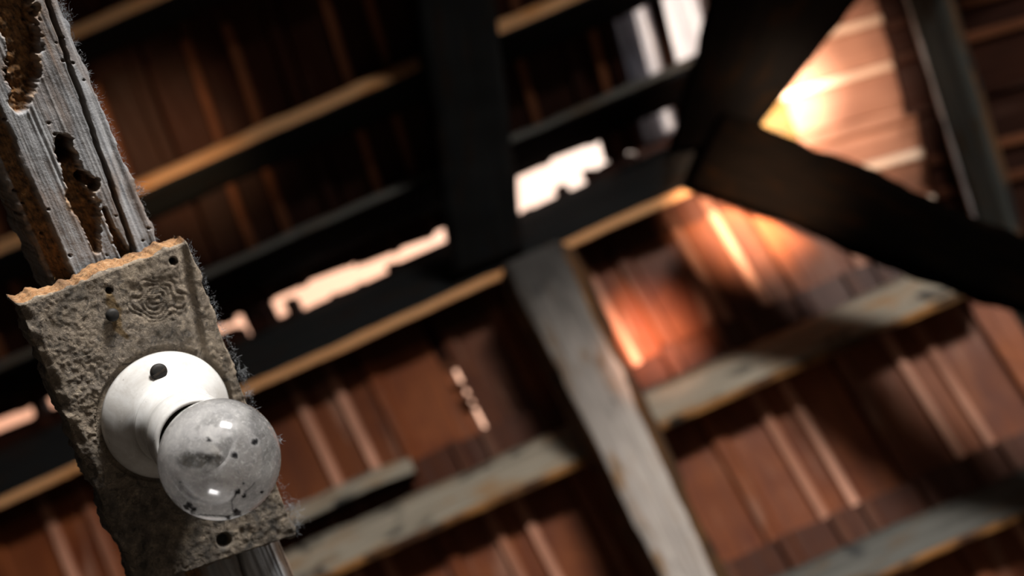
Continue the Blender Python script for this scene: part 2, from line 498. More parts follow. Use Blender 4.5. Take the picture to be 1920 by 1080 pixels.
# ridge course of the front slope: broken and slipped pieces, their heads stop at the daylight slot
def piece(s, x0, x1, y, t1, mat, seed, label=None, h=0.0, ribs=(.5,)):
    """a broken tile: seen between two pixel columns, head edge at row y in the middle"""
    xm = (x0 + x1) / 2
    t0 = s.tu(xm, y)[1]
    a = sorted((s.tu(x0, y + .44 * (xm - x0))[0], s.tu(x1, y - .44 * (x1 - xm))[0]))
    me = tile_mesh('roof_tile', t1 - t0, ribs, s.skew, w=a[1] - a[0], seed=seed, ragged=.004)
    return place_tile(s, me, a[0], t0, h, mat, random.Random(seed), label=label)
RIDGE = [(-300, -60, 906), (-60, 75, 806), (75, 270, 735), (270, 458, 650), (458, 502, 560), (502, 548, 589), (548, 735, 548), (735, 865, 470),
         (865, 985, 425), (985, 1034, 386), (1034, 1050, 384), (1050, 1064, 350), (1064, 1080, 362), (1080, 1102, 350), (1102, 1176, 305),
         (1176, 1196, 290), (1196, 1330, 240), (1330, 1480, 160)]
for k, (x0, x1, y) in enumerate(RIDGE):
    piece(S1, x0, x1, y, tE + .06, T_SHADED if k != 16 else T_RED, 40 + k, ribs=(.4, .7) if x1 - x0 > 150 else ())
# mortar crumbs bridging the slot
piece(S1, 66, 82, 740, tE, T_SHADED, 61, ribs=()); piece(S1, 543, 552, 560, tE, T_SHADED, 62, ribs=())

# back slope
uC = S2.tu(600, 395)[1]; uB = S2.tu(600, 175)[1]
uB = S2.tu(600, 275)[1]; uA = S2.tu(300, 100)[1]
uC = S2.tu(600, 527)[1]
b_l, b_r = -1.3, 1.35
def s2_px(a, t):                             # where a head point shows in the picture (only used to choose which tiles slipped)
    d = S2.pt(a, t) - CAM
    return CR * d.x / d.z * F + SR * d.y / d.z * F + 960
def slip(a, t):
    x = s2_px(a + TW / 2, t)
    return .026 if 960 < x < 1240 else 0
PJ = joint(S2, 1328, 60, uC)
course(S2, uC, uB + .06, PJ, (.38, .66), T_SHADED, b_l, b_r, 21, shift=slip, gone=lambda a, t: abs(a - PJ) < .05)
for k, (x0, x1, mt, lb) in enumerate(((1072, 1140, T_SHADED, None), (1141, 1187, T_DIM, 'dull grey tile strip, half lit by daylight'), (1190, 1234, T_PALE, 'narrow pale tile strip glowing with daylight'), (1242, 1328, T_PALE, 'whitish tile glowing with daylight'))):
    a0, a1 = joint(S2, x1, 60, uC), joint(S2, x0, 60, uC)
    tq = uC - .012
    me = tile_mesh('roof_tile', uB + .06 - tq, (.45,), S2.skew, w=a1 - a0, seed=70 + k)
    place_tile(S2, me, a0, tq, .002 * k, mt, random.Random(k), label=lb)
me = tile_mesh('roof_tile', uB + .06 - uC, (), S2.skew, w=.012, seed=77)
place_tile(S2, me, joint(S2, 1244, 60, uC), uC, 0, T_SHADED, random.Random(9))
course(S2, uB, uA + .06, joint(S2, 250, 115, uB), (.32, .62), T_SHADED, b_l, b_r, 22)
course(S2, uA, uA + .40, joint(S2, 500, 0, uA), (.36, .6), T_SHADED, b_l, b_r, 23)

# hip end
vR = S3.tu(1700, 180)[1]
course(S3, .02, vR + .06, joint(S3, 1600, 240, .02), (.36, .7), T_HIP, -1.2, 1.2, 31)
course(S3, vR, vR + .36, joint(S3, 1700, 205, vR), (.36, .6), T_SHADED, -1.2, 1.2, 32)

# ------------------------------------------------------------------ roof timbers
def line_pt(s, p, off): return on_plane(p[0], p[1], s.o - s.n * off, s.n)
def vshift(p, d): return (p[0] + SR * d, p[1] + CR * d)      # a step across the battens
def batten(s, p0, p1, wide, narrow, mats, label, seed, offs=(.062, .018, .030), name='roof_batten', group=None, ext=(0, 0)):
    """shared edge p0-p1, wide face to one side, narrow face to the other"""
    L = []
    for p in (p0, p1):
        e = line_pt(s, p, offs[0]); wv = line_pt(s, vshift(p, wide), offs[1]); nv = line_pt(s, vshift(p, narrow), offs[2])
        L.append([e, wv, wv + nv - e, nv])
    return prism(name, L[0], L[1], mats, [0, 0, 0, 1], label, 'batten', group, nseg=60, sub=4, rough=.002, bow=.004, seed=seed, ext=ext)

batten(S2, (-420, 324), (420, -52), 52, -24, [W_DARK, W_TAN], 'dark batten with a warm-lit tan edge, cutting the top left corner beside the post', 1, ext=(.5, .9))
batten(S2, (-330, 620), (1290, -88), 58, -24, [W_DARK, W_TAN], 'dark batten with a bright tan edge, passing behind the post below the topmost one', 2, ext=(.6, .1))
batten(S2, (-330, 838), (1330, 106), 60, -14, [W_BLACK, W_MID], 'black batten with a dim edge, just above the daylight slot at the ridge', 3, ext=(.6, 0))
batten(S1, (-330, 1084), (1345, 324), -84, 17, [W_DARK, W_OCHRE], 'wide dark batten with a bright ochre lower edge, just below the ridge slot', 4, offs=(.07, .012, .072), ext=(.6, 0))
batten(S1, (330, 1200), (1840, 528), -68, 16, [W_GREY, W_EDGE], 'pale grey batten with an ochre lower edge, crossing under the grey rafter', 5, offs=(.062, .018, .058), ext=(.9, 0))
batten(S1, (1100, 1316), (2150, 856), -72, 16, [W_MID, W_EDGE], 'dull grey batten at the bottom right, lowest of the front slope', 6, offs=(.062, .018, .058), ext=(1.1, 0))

def beam(name, s, l0, r0, l1, r1, off, depth, mats, ids, label, cat, seed, rough=.004, nseg=50, splay=0.0, ext=(0, .75)):
    a = [line_pt(s, p, off) for p in (l0, r0, r1, l1)]
    up = s.n * depth
    w0 = (a[1] - a[0]).normalized() * splay; w1 = (a[2] - a[3]).normalized() * splay
    return prism(name, [a[0], a[1], a[1] + up + w0, a[0] + up - w0], [a[3], a[2], a[2] + up + w1, a[3] + up - w1], mats, ids, label, cat, nseg=nseg, sub=6, rough=rough, seed=seed, bow=.004, ext=ext)
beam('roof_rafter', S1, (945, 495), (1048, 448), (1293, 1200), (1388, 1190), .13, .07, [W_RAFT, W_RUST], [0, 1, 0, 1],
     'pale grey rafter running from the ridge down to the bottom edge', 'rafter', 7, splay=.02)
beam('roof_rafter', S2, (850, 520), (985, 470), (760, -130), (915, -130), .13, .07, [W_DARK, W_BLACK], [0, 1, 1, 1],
     'dark rafter rising from the ridge to the top edge', 'rafter', 8)

# hip rafters follow the two hip lines
def hip_beam(p0a, p0b, p1a, p1b, z0, z1, depth, mats, label, seed):
    def at(p, z): return CAM + ray(*p) * z
    a = [at(p0a, z0), at(p0b, z0), at(p1b, z1), at(p1a, z1)]
    up = Vector((0, 0, depth))
    return prism('hip_rafter', [a[0], a[1], a[1] + up, a[0] + up], [a[3], a[2], a[2] + up, a[3] + up], mats, [0, 0, 0, 0], label, 'rafter', nseg=60, sub=6, rough=.005, seed=seed, bow=.004, ext=(0, .7))
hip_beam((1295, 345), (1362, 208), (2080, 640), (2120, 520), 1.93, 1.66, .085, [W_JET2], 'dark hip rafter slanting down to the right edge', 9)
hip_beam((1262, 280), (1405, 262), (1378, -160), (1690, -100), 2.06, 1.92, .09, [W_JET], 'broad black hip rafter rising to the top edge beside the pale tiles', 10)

# batten of the hip end
def hip_batten():
    s = S3
    L = []
    for (le, sh, ri) in (((1650, -150), (1735, -150), (1750, -150)), ((1858, 520), (1932, 520), (1944, 520))):
        e = line_pt(s, sh, .07); wv = line_pt(s, le, .03); nv = line_pt(s, ri, .045)
        L.append([e, wv, wv + nv - e, nv])
    hb = prism('roof_batten', L[0], L[1], [W_SHADE, W_RUST, W_GREY], [0, 2, 0, 1], 'grey batten of the hip end, upright near the right edge', 'batten', None, nseg=40, rough=.002, seed=15, ext=(.35, .1))
    q = []
    for l in L:                                # added pale sliver: the lit arris on the ridge side, put into the colour
        c, side = l[1], (l[0] - l[1]).normalized()
        q.append([c - S3.n * .0012, c + side * .005 - S3.n * .003, c + side * .005 + S3.n * .002, c + S3.n * .004 - side * .002])
    e = prism('lit_edge', q[0], q[1], [W_RAFT2], [0, 0, 0, 0], None, None, nseg=60, sub=2, rough=.0012, seed=17, freq=30, ext=(.35, .1), parent=hb)
    e.matrix_parent_inverse = Matrix.Translation(-hb.location)
    e['label'] = 'whitish lit edge'
hip_batten()

def wedge():
    q = [on_plane(x, y, S3.o - S3.n * .03, S3.n) for x, y in ((1400, 228), (1468, 186), (1497, 268), (1440, 262))]
    up = S3.n * .022
    prism('wood_wedge', [q[0], q[3], q[3] + up, q[0] + up], [q[1], q[2], q[2] + up, q[1] + up], [W_WEDGE], [0, 0, 0, 0],
          'small ochre wooden wedge in the fork of the two hip rafters', 'wedge', nseg=12, sub=3, rough=.001, seed=19)
wedge()
# short offcut nailed above the grey batten
batten(S1, (520, 992), (778, 884), -30, 14, [W_GREY, W_BLACK], 'short broken batten piece lying above the pale grey batten', 16, offs=(.05, .02, .03), name='batten_offcut')  # black narrow face paints the shadow beneath the offcut

# ------------------------------------------------------------------ outer roof beyond the picture
def roof_sheet(name, pts, m):
    bm = bmesh.new(); vs = [bm.verts.new(p) for p in pts]; f = bm.faces.new(vs)
    r = bmesh.ops.extrude_face_region(bm, geom=[f])
    for v in r['geom']:
        if isinstance(v, bmesh.types.BMVert): v.co.z += .03
    bmesh.ops.recalc_face_normals(bm, faces=bm.faces)
    me = bpy.data.meshes.new(name); bm.to_mesh(me); bm.free()
    o = link(name, me, m); recentre(o); o['kind'] = 'structure'
    return o
T0, T1 = tI + .36, (YW - YR) / cp + .02
U0, U1 = uA + .34, (YW + YR) / cp + .02
def P1(a, t): return S1.pt(a, t, .03)
def P2(a, t): return S2.pt(a, t, .03)
xl, xr = XW0 - .1 - APEX.x, XW1 + .1 - APEX.x
roof_sheet('ceiling', [P1(xl, T0), P1(xr, T0), P1(xr, T1), P1(xl, T1)], M_WALL)
roof_sheet('ceiling', [P2(-xl, U0), P2(-xr, U0), P2(-xr, U1), P2(-xl, U1)], M_WALL)
roof_sheet('ceiling', [P1(xl, -.01), P1(a_l + .05, -.01), P1(a_l + .05, T1), P1(xl, T1)], M_WALL)
roof_sheet('ceiling', [P2(-xl, -.01), P2(-a_l - .05, -.01), P2(-a_l - .05, U1), P2(-xl, U1)], M_WALL)
def P3_(a, t): return S3.pt(a, t, .03)
roof_sheet('ceiling', [P3_(-1.6, vR + .3), P3_(1.6, vR + .3), P3_(2.4, 2.3), P3_(-2.4, 2.3)], M_WALL)

#@@FOREGROUND
# ------------------------------------------------------------------ foreground: worm-eaten strut, board, lamp holder and bulb
def proj(p):
    d = p - CAM
    u, v = d.x / d.z * F, d.y / d.z * F
    return CR * u + SR * v + 960, -SR * u + CR * v + 540
BULB = CAM + ray(412, 861) * .662
BR = .0283
DISC = CAM + ray(311, 777) * .735
AX = (BULB - DISC).normalized()             # the lamp stands square on the board
AXL = (BULB - DISC).length
def on_board(px, py, h=0.0):
    return on_plane(px, py, DISC + AX * h, AX)
def fbm(p, o=4):
    a, s, r = .5, 1, 0
    for _ in range(o):
        r += a * noise.noise(p * s); a *= .5; s *= 2.1
    return r
def smooth(e0, e1, x):
    t = max(0, min(1, (x - e0) / (e1 - e0))); return t * t * (3 - 2 * t)
def seg_dist(px, py, pts):
    """distance to a chain of (x, y, radius), divided by the local radius"""
    best = 9e9
    for (x0, y0, r0), (x1, y1, r1) in zip(pts, pts[1:]):
        dx, dy = x1 - x0, y1 - y0
        f = max(0, min(1, ((px - x0) * dx + (py - y0) * dy) / (dx * dx + dy * dy)))
        best = min(best, math.hypot(px - x0 - dx * f, py - y0 - dy * f) / (r0 + (r1 - r0) * f))
    return best

def slab(name, quad, h0, thick, ls, nw, hfun, mats, side_ids, edge_jit, seed, nside=5):
    """board or timber: worked front face as a fine relief, sides and back closed.
    quad: left/right pixel at the start and end, seen on the plane h0 above the board plane; ls: stations 0..1"""
    (l0, r0), (l1, r1) = quad
    A, B, D_, E = on_board(*l0, h0), on_board(*r0, h0), on_board(*l1, h0), on_board(*r1, h0)
    nl = len(ls)
    Llen = (D_ - A).length; Wl = (B - A).length
    dl = (D_ - A).normalized(); dw = (B - A).normalized()
    verts, uv, att = [], [], []
    def add(p, u, a):
        verts.append(p); uv.append(u); att.append(a); return len(verts) - 1
    grid = []
    for i, f in enumerate(ls):
        row = []
        for j in range(nw + 1):
            g = j / nw
            p = A.lerp(D_, f).lerp(B.lerp(E, f), g)
            px, py = proj(p)
            h, a1, a2 = hfun(p, px, py, f, g)
            q = p + AX * h
            e = edge_jit
            if j in (0, nw): q = q + dw * e * (fbm(p * 90 + Vector((seed, 0, 0))) * 2) - AX * abs(e) * .8
            if i in (0, nl - 1): q = q + dl * e * (fbm(p * 90 + Vector((0, seed, 0))) * 2) - AX * abs(e) * .8
            row.append(add(q, (f * Llen, g * Wl), (a1, a2)))
        grid.append(row)
    faces, fm, fuv = [], [], []
    def quadf(a, b, c, d, m, us=None):
        faces.append((a, b, c, d)); fm.append(m); fuv.append(us or [uv[a], uv[b], uv[c], uv[d]])
    for i in range(nl - 1):
        for j in range(nw):
            quadf(grid[i][j], grid[i][j + 1], grid[i + 1][j + 1], grid[i + 1][j], 0)
    loop = [(grid[0][j], 0) for j in range(nw)] + [(grid[i][nw], 1) for i in range(nl - 1)] + \
           [(grid[nl - 1][j], 2) for j in range(nw, 0, -1)] + [(grid[i][0], 3) for i in range(nl - 1, 0, -1)]
    prev = [v for v, _ in loop]
    n = len(loop)
    base = list(prev)
    for k in range(1, nside + 1):
        cur = []
        for q, (v, s) in enumerate(loop):
            p = verts[v]
            d = AX * (-thick * k / nside)
            out = (dl * -1, dw, dl, dw * -1)[s]
            jit = out * edge_jit * 1.3 * fbm((p + d) * 130 + Vector((seed, 7, 0)))
            u = uv[v]
            cur.append(add(p + d + jit, u, att[v]))
        for q in range(n):
            r = (q + 1) % n
            s = loop[q][1]
            def suv(idx, kk):
                c = uv[idx]
                return (c[0], c[1] + kk * thick / nside) if s in (1, 3) else (c[0] + kk * thick / nside, c[1])
            quadf(prev[r], prev[q], cur[q], cur[r], side_ids[s], [suv(base[r], k - 1), suv(base[q], k - 1), suv(base[q], k), suv(base[r], k)])
        prev = cur
    faces.append(tuple(prev)); fm.append(0); fuv.append([uv[x] for x in prev])
    me = bpy.data.meshes.new(name); me.from_pydata(verts, [], faces)
    ul = me.uv_layers.new(name='UVMap'); li = 0
    for fi, p in enumerate(me.polygons):
        p.material_index = fm[fi]; p.use_smooth = len(p.vertices) == 4
        for c in fuv[fi]:
            ul.data[li].uv = c; li += 1
    for k, nm in enumerate(('decay_shade', 'stain')):
        at = me.attributes.new(nm, 'FLOAT', 'POINT')
        at.data.foreach_set('value', [a[k] for a in att])
    bm = bmesh.new(); bm.from_mesh(me); bmesh.ops.recalc_face_normals(bm, faces=bm.faces); bm.to_mesh(me); bm.free()
    for m in mats: me.materials.append(m)
    o = bpy.data.objects.new(name, me); C.objects.link(o); recentre(o)
    return o

def strut_mat():
    m, t, b = new_mat('worm_eaten_wood')
    g = nz(t, coord(t, 'UV', (12, 420, 1)), 1, 6, .65, .3)
    s = nz(t, coord(t, 'UV', (16, 60, 1)), 1, 4, .6, .5)
    d = nz(t, coord(t, 'UV', (260, 420, 1)), 1, 5, .7)
    dust = nz(t, coord(t, 'Object', (1, 1, 1)), 900, 3, .7)
    grey = mix(t, ramp(t, g, [(.3, 0.), (.68, 1.)]), (.12, .125, .135), (.38, .38, .385))
    grey = mix(t, ramp(t, s, [(.49, 0.), (.66, .8)]), grey, (.15, .08, .035))
    grey = mix(t, ramp(t, dust, [(.6, 0.), (.75, .5)]), grey, (.42, .42, .42))
    dec = mix(t, ramp(t, d, [(.36, 0.), (.66, 1.)]), (.035, .019, .008), (.30, .145, .045))
    c = mix(t, attr(t, 'decay_shade'), grey, dec)
    c = mix(t, attr(t, 'stain'), c, (.42, .26, .12))
    t.links.new(c, b.inputs['Base Color']); b.inputs['Roughness'].default_value = .8
    hh = t.nodes.new('ShaderNodeMath'); hh.operation = 'ADD'
    t.links.new(g, hh.inputs[0]); t.links.new(dust, hh.inputs[1])
    bump(t, b, hh.outputs[0], .6, .0005)
    return m
def board_mat(name, c0, c1, c2):
    m, t, b = new_mat(name)
    ob = coord(t, 'Object', (1, 1, 1))
    a = nz(t, ob, 45, 6, .65, .6); f = nz(t, ob, 420, 5, .7, 1.2); s = nz(t, ob, 140, 4, .6, 2.)
    c = mix(t, ramp(t, a, [(.34, 0.), (.66, 1.)]), c0, c1)
    c = mix(t, ramp(t, f, [(.5, 0.), (.72, .8)]), c, c2)
    c = mix(t, ramp(t, s, [(.33, .75), (.47, 0.)]), c, tuple(x * .25 for x in c0))
    c = mix(t, attr(t, 'decay_shade'), c, (.02, .019, .018))
    c = mix(t, attr(t, 'stain'), c, (.115, .062, .008))
    t.links.new(c, b.inputs['Base Color']); b.inputs['Roughness'].default_value = .85
    bump(t, b, f, .9, .0012)
    return m
M_STRUT = strut_mat()
M_BOARD = board_mat('fibrous_old_board', (.135, .113, .092), (.27, .215, .155), (.50, .41, .30))
M_RAW = board_mat('crumbly_raw_edge', (.26, .12, .045), (.42, .22, .09), (.5, .36, .22))
M_BSIDE = board_mat('grey_board_edge', (.13, .11, .09), (.24, .2, .165), (.34, .31, .28))

# --- strut behind the board
CAV = [
    ([(15, -30, 42), (30, 30, 42), (42, 90, 34), (45, 140, 30), (36, 196, 17)], .011),
    ([(119, 268, 18), (124, 292, 17)], .020),
    ([(124, 285, 17), (140, 335, 20), (158, 385, 26), (172, 420, 18), (182, 470, 7)], .009),
    ([(158, 330, 10), (176, 348, 11), (182, 338, 6)], .012),
    ([(196, 392, 4), (212, 432, 6), (235, 478, 11)], .008),
]
rr = random.Random(5)
WORM = [(rr.uniform(0, 290), rr.uniform(0, 480), rr.uniform(1.6, 2.8)) for _ in range(46)]
def strut_h(p, px, py, f, g):
    gp = Vector((g * 26, f * 4, 0))
    h = .0005 * noise.noise(Vector((g * 44, f * 12 + noise.noise(gp), 1))) + .0010 * fbm(p * 50)
    dec, st = 0., 0.
    if py < -80 or py > 1200:
        return h, .15, 0.
    # decayed left flank
    e = .20 + .035 * noise.noise(Vector((py * .018, 3, 0))) + .012 * noise.noise(Vector((py * .09, 8, 0)))
    k = 1 - smooth(e - .05, e + .012, g)
    h -= k * (.0022 + .005 * max(0, (e - g) / e)) + k * .0020 * fbm(p * 240)
    dec = max(dec, k)
    if g < .05: dec = min(dec, .35); h += .0015 * noise.noise(p * 300)
    # eaten cavities
    wob = .35 * noise.noise(Vector((px * .05, py * .05, 4))) + .22 * noise.noise(Vector((px * .14, py * .14, 9)))
    for pts, dep in CAV:
        d = seg_dist(px, py, pts) + wob
        if d < 1.25:
            c = 1 - smooth(.72, 1.05, d)
            h -= c * dep * (1 + .5 * fbm(p * 200)); dec = max(dec, c)
            rim = smooth(.85, 1.0, d) * (1 - smooth(1.0, 1.22, d))
            st = max(st, .55 * rim * smooth(-.1, .4, noise.noise(Vector((px * .03, py * .03, 2)))))
    # long crack beside the right edge
    cx = 88 + (py - 0) * .345 + 3 * noise.noise(Vector((py * .02, 1, 1)))
    d = abs(px - cx)
    c = 1 - smooth(2.0, 4.5, d)
    h -= c * .006; dec = max(dec, c * .3)
    if px > cx + 3: h += .0008 - .0025 * smooth(6, 30, px - cx)
    for x, y, r in WORM:
        q = math.hypot(px - x, py - y)
        if q < r * 1.6: h -= .003 * (1 - smooth(r * .7, r * 1.4, q)); dec = max(dec, .8 * (1 - smooth(r * .7, r * 1.4, q)))
    return h, dec, st
ST_OFF = -.0245
TH_B = .019
# long stations outside the picture, fine ones within it
ya, yb, ye0, ye1 = -40, 1130, -2900, 3400
def sline(py, side):
    return (-137.8 + py * .444, py) if side == 0 else (105 + py * .4176, py)
# the strut is built as one straight timber whose picture part is finely stationed
A_, D_ = on_board(*sline(-60, 0), ST_OFF), on_board(*sline(1140, 0), ST_OFF)
Bq, Eq = on_board(*sline(-60, 1), ST_OFF), on_board(*sline(1140, 1), ST_OFF)
vis = [i / 330 * .5 for i in range(331)] + [.5 + i / 30 * .5 for i in range(1, 31)]
ext0, ext1 = 1.35, 1.15                        # metres beyond each end
Lv = (D_ - A_).length
dL = (D_ - A_).normalized(); dR = (Eq - Bq).normalized()
tot = ext0 + Lv + ext1
ls = [ext0 * i / 14 / tot for i in range(14)] + [(ext0 + Lv * x) / tot for x in vis] + [(ext0 + Lv + ext1 * i / 14) / tot for i in range(1, 15)]
A2, B2 = A_ - dL * ext0, Bq - dL * ext0
D2, E2 = D_ + dL * ext1, Eq + dL * ext1
_ob = on_board
def on_board(px, py, h=0.0):
    return px if isinstance(px, Vector) else _ob(px, py, h)
strut = slab('timber_strut', (((A2, 0), (B2, 0)), ((D2, 0), (E2, 0))), ST_OFF, .045, ls, 96, strut_h, [M_STRUT, M_STRUT], [1, 1, 1, 1], .0022, 3)
tag(strut, 'weathered grey strut with worm-eaten cavities, behind the lamp board', 'timber')

# --- board
NAIL = (210, 590)
def board_h(p, px, py, f, g):
    q = p * 1
    lump = fbm(p * 70) * .0012 + fbm(p * 330) * .0007
    crust = (1 - smooth(.22, .42, g)) * smooth(.02, .1, g) * (.5 + .5 * smooth(.1, .3, f))
    h = lump + crust * .0020 * abs(fbm(p * 300, 5))
    # swirling knot
    kx, ky = (px - 300) / 62, (py - 562) / 40
    kd = math.hypot(kx, ky)
    if kd < 1.3:
        h += (1 - smooth(.9, 1.3, kd)) * (.00028 * math.sin(kd * 30 + 14 * noise.noise(Vector((px * .03, py * .03, 0)))) - .0004)
    # vertical hollow near the right edge
    cx = 352 + (py - 520) * .2
    h -= .0022 * (1 - smooth(2, 14, abs(px - cx))) * (1 - smooth(640, 760, py))
    h -= .004 * (1 - smooth(0, .06, g)) * (.5 + noise.noise(Vector((py * .03, 0, 0))))
    dec = .85 * smooth(.1, .5, noise.noise(Vector((px * .012, py * .012, 7))) + .35 * noise.noise(Vector((px * .05, py * .05, 3))))
    dec *= .55
    dec = max(dec, .75 * smooth(820, 980, py + 30 * noise.noise(Vector((px * .02, py * .02, 5)))) * (.6 + .8 * noise.noise(Vector((px * .05, py * .05, 15)))))  # lower end darkened: dirt, plus the lamp's shadow put into the colour
    d = seg_dist(px, py, [(205, 556, 9), (217, 585, 13), (220, 615, 9), (238, 632, 4)]) + .3 * noise.noise(Vector((px * .08, py * .08, 0)))
    st = .8 * (1 - smooth(.7, 1.1, d))
    dd = (p - DISC).length
    if dd < .036: h = min(h, -.0012)
    for x, y, r in ((325, 490, 7), (420, 1014, 13), (205, 545, 6)):
        k = 1 - smooth(r * .7, r * 1.2, math.hypot(px - x, py - y))
        h -= .004 * k; dec = max(dec, k)
    return h, dec, st
board = slab('lamp_board', (((33, 572), (352, 452)), ((258, 1104), (556, 1005))), 0, TH_B, [i / 230 for i in range(231)], 140, board_h,
             [M_BOARD, M_RAW, M_BSIDE], [1, 2, 2, 2], .0026, 11)
tag(board, 'rough fibrous wooden board with a crumbling orange top edge, carrying the lamp holder', 'board')

def lathe(name, prof, m, parent, p0, axis, seg=72, smooth_=True, jit=0):
    z = axis.normalized(); x = z.orthogonal().normalized(); y = z.cross(x)
    R = Matrix((x, y, z)).transposed().to_4x4(); R.translation = p0
    bm = bmesh.new(); rings = []
    for (r, h) in prof:
        if r < 1e-6: rings.append([bm.verts.new((0, 0, h))]); continue
        rings.append([bm.verts.new((r * math.cos(2 * math.pi * k / seg), r * math.sin(2 * math.pi * k / seg), h)) for k in range(seg)])
    for a, b in zip(rings, rings[1:]):
        for k in range(seg):
            l = (k + 1) % seg
            if len(a) == 1: bm.faces.new((a[0], b[l], b[k]))
            elif len(b) == 1: bm.faces.new((a[k], a[l], b[0]))
            else: bm.faces.new((a[k], a[l], b[l], b[k]))
    bmesh.ops.recalc_face_normals(bm, faces=bm.faces)
    for f in bm.faces: f.smooth = smooth_
    me = bpy.data.meshes.new(name); bm.to_mesh(me); bm.free()
    o = link(name, me, m)
    if parent:
        o.parent = parent; o.matrix_parent_inverse = Matrix.Translation(-parent.location)
    o.matrix_basis = R
    return o

def porcelain():
    m, t, b = new_mat('white_porcelain')
    ob = coord(t, 'Object', (1, 1, 1))
    d = nz(t, ob, 70, 6, .7, .4); sp_ = nz(t, ob, 320, 3, .6)
    c = mix(t, ramp(t, d, [(.38, 0.), (.7, .75)]), (.66, .655, .64), (.42, .39, .355))
    c = mix(t, ramp(t, sp_, [(.70, 0.), (.76, .75)]), c, (.12, .1, .08))
    t.links.new(c, b.inputs['Base Color']); b.inputs['Roughness'].default_value = .22
    b.inputs['Coat Weight'].default_value = .3
    bump(t, b, d, .15, .0006)
    return m
M_PORC = porcelain()
M_RIM = plain('grimy_groove', (.04, .035, .03), (.2, .18, .15), 200)
M_IRON = plain('rusty_black_iron', (.004, .004, .004), (.016, .012, .008), 500, .7)
M_SLOT = plain('rusty_slot', (.012, .009, .006), (.04, .028, .018), 500, .8)
M_BRASS = plain('tarnished_cap', (.05, .045, .035), (.12, .1, .07), 300, .4)

holder = empty('lamp_holder', DISC)
tag(holder, 'white porcelain lamp holder screwed to the rough board', 'lamp holder')
lathe('base', [(0, -.0004), (.0325, -.0004), (.0335, .0004), (.0334, .0025), (.0322, .0052), (.029, .0082), (.0255, .0108), (.0228, .0135), (.0215, .0165), (.0211, .0182), (0, .0182)], M_PORC, holder, DISC, AX, 96)
lathe('groove', [(.0, .0178), (.0203, .0178), (.0203, .0192), (0, .0192)], M_RIM, holder, DISC, AX)
lathe('collar', [(.015, .0188), (.0213, .0188), (.0219, .0196), (.0214, .0206), (.0199, .022), (.0193, .026), (.0194, .0315), (.0200, .0338), (.0200, .0350), (.015, .035)], M_PORC, holder, DISC, AX, 96)
lathe('groove', [(.015, .0345), (.0193, .0345), (.0193, .0358), (.015, .0358)], M_RIM, holder, DISC, AX)
lathe('rim', [(.0165, .0354), (.0202, .0354), (.0213, .0364), (.0214, .041), (.0212, .0505), (.0205, .0524), (.0192, .0527), (.0184, .0515), (.0178, .044), (.0165, .0354)], M_PORC, holder, DISC, AX, 96)

def screw(name, px, py, h, r, parent, slot=True, label=None, hh=.0022):
    p = _ob(px, py, h)
    o = lathe(name, [(0, -.0105), (r * .45, -.0105), (r * .45, 0), (r * .98, 0), (r, .0006), (r * .93, hh * .75), (r * .6, hh), (0, hh * 1.05)], M_IRON, parent, p, AX, 28)
    if label: o['label'] = label
    if slot:
        z = AX; x = z.orthogonal().normalized(); x = (Matrix.Rotation(.9, 3, AX) @ x); y = z.cross(x)
        bm = bmesh.new(); bmesh.ops.create_cube(bm, size=1)
        for v in bm.verts: v.co = Vector((v.co.x * r * 1.5, v.co.y * r * .28, hh * .95 + v.co.z * .0006))
        me = bpy.data.meshes.new('slot'); bm.to_mesh(me); bm.free()
        s = link('slot', me, M_SLOT)
        s.parent = o
        R = Matrix((x, y, z)).transposed().to_4x4(); R.translation = p
        s.matrix_parent_inverse = (Matrix.Translation(parent.location) @ o.matrix_parent_inverse @ o.matrix_basis).inverted()
        s.matrix_basis = R
    return o
screw('screw', 297, 697, .0108, .0045, holder, label='black slotted screw in the white flange')
def board_part(o):
    return o
nail = screw('nail', 210, 590, .0005, .0034, board, slot=False, label='black nail head with a rusty stain', hh=.0026)

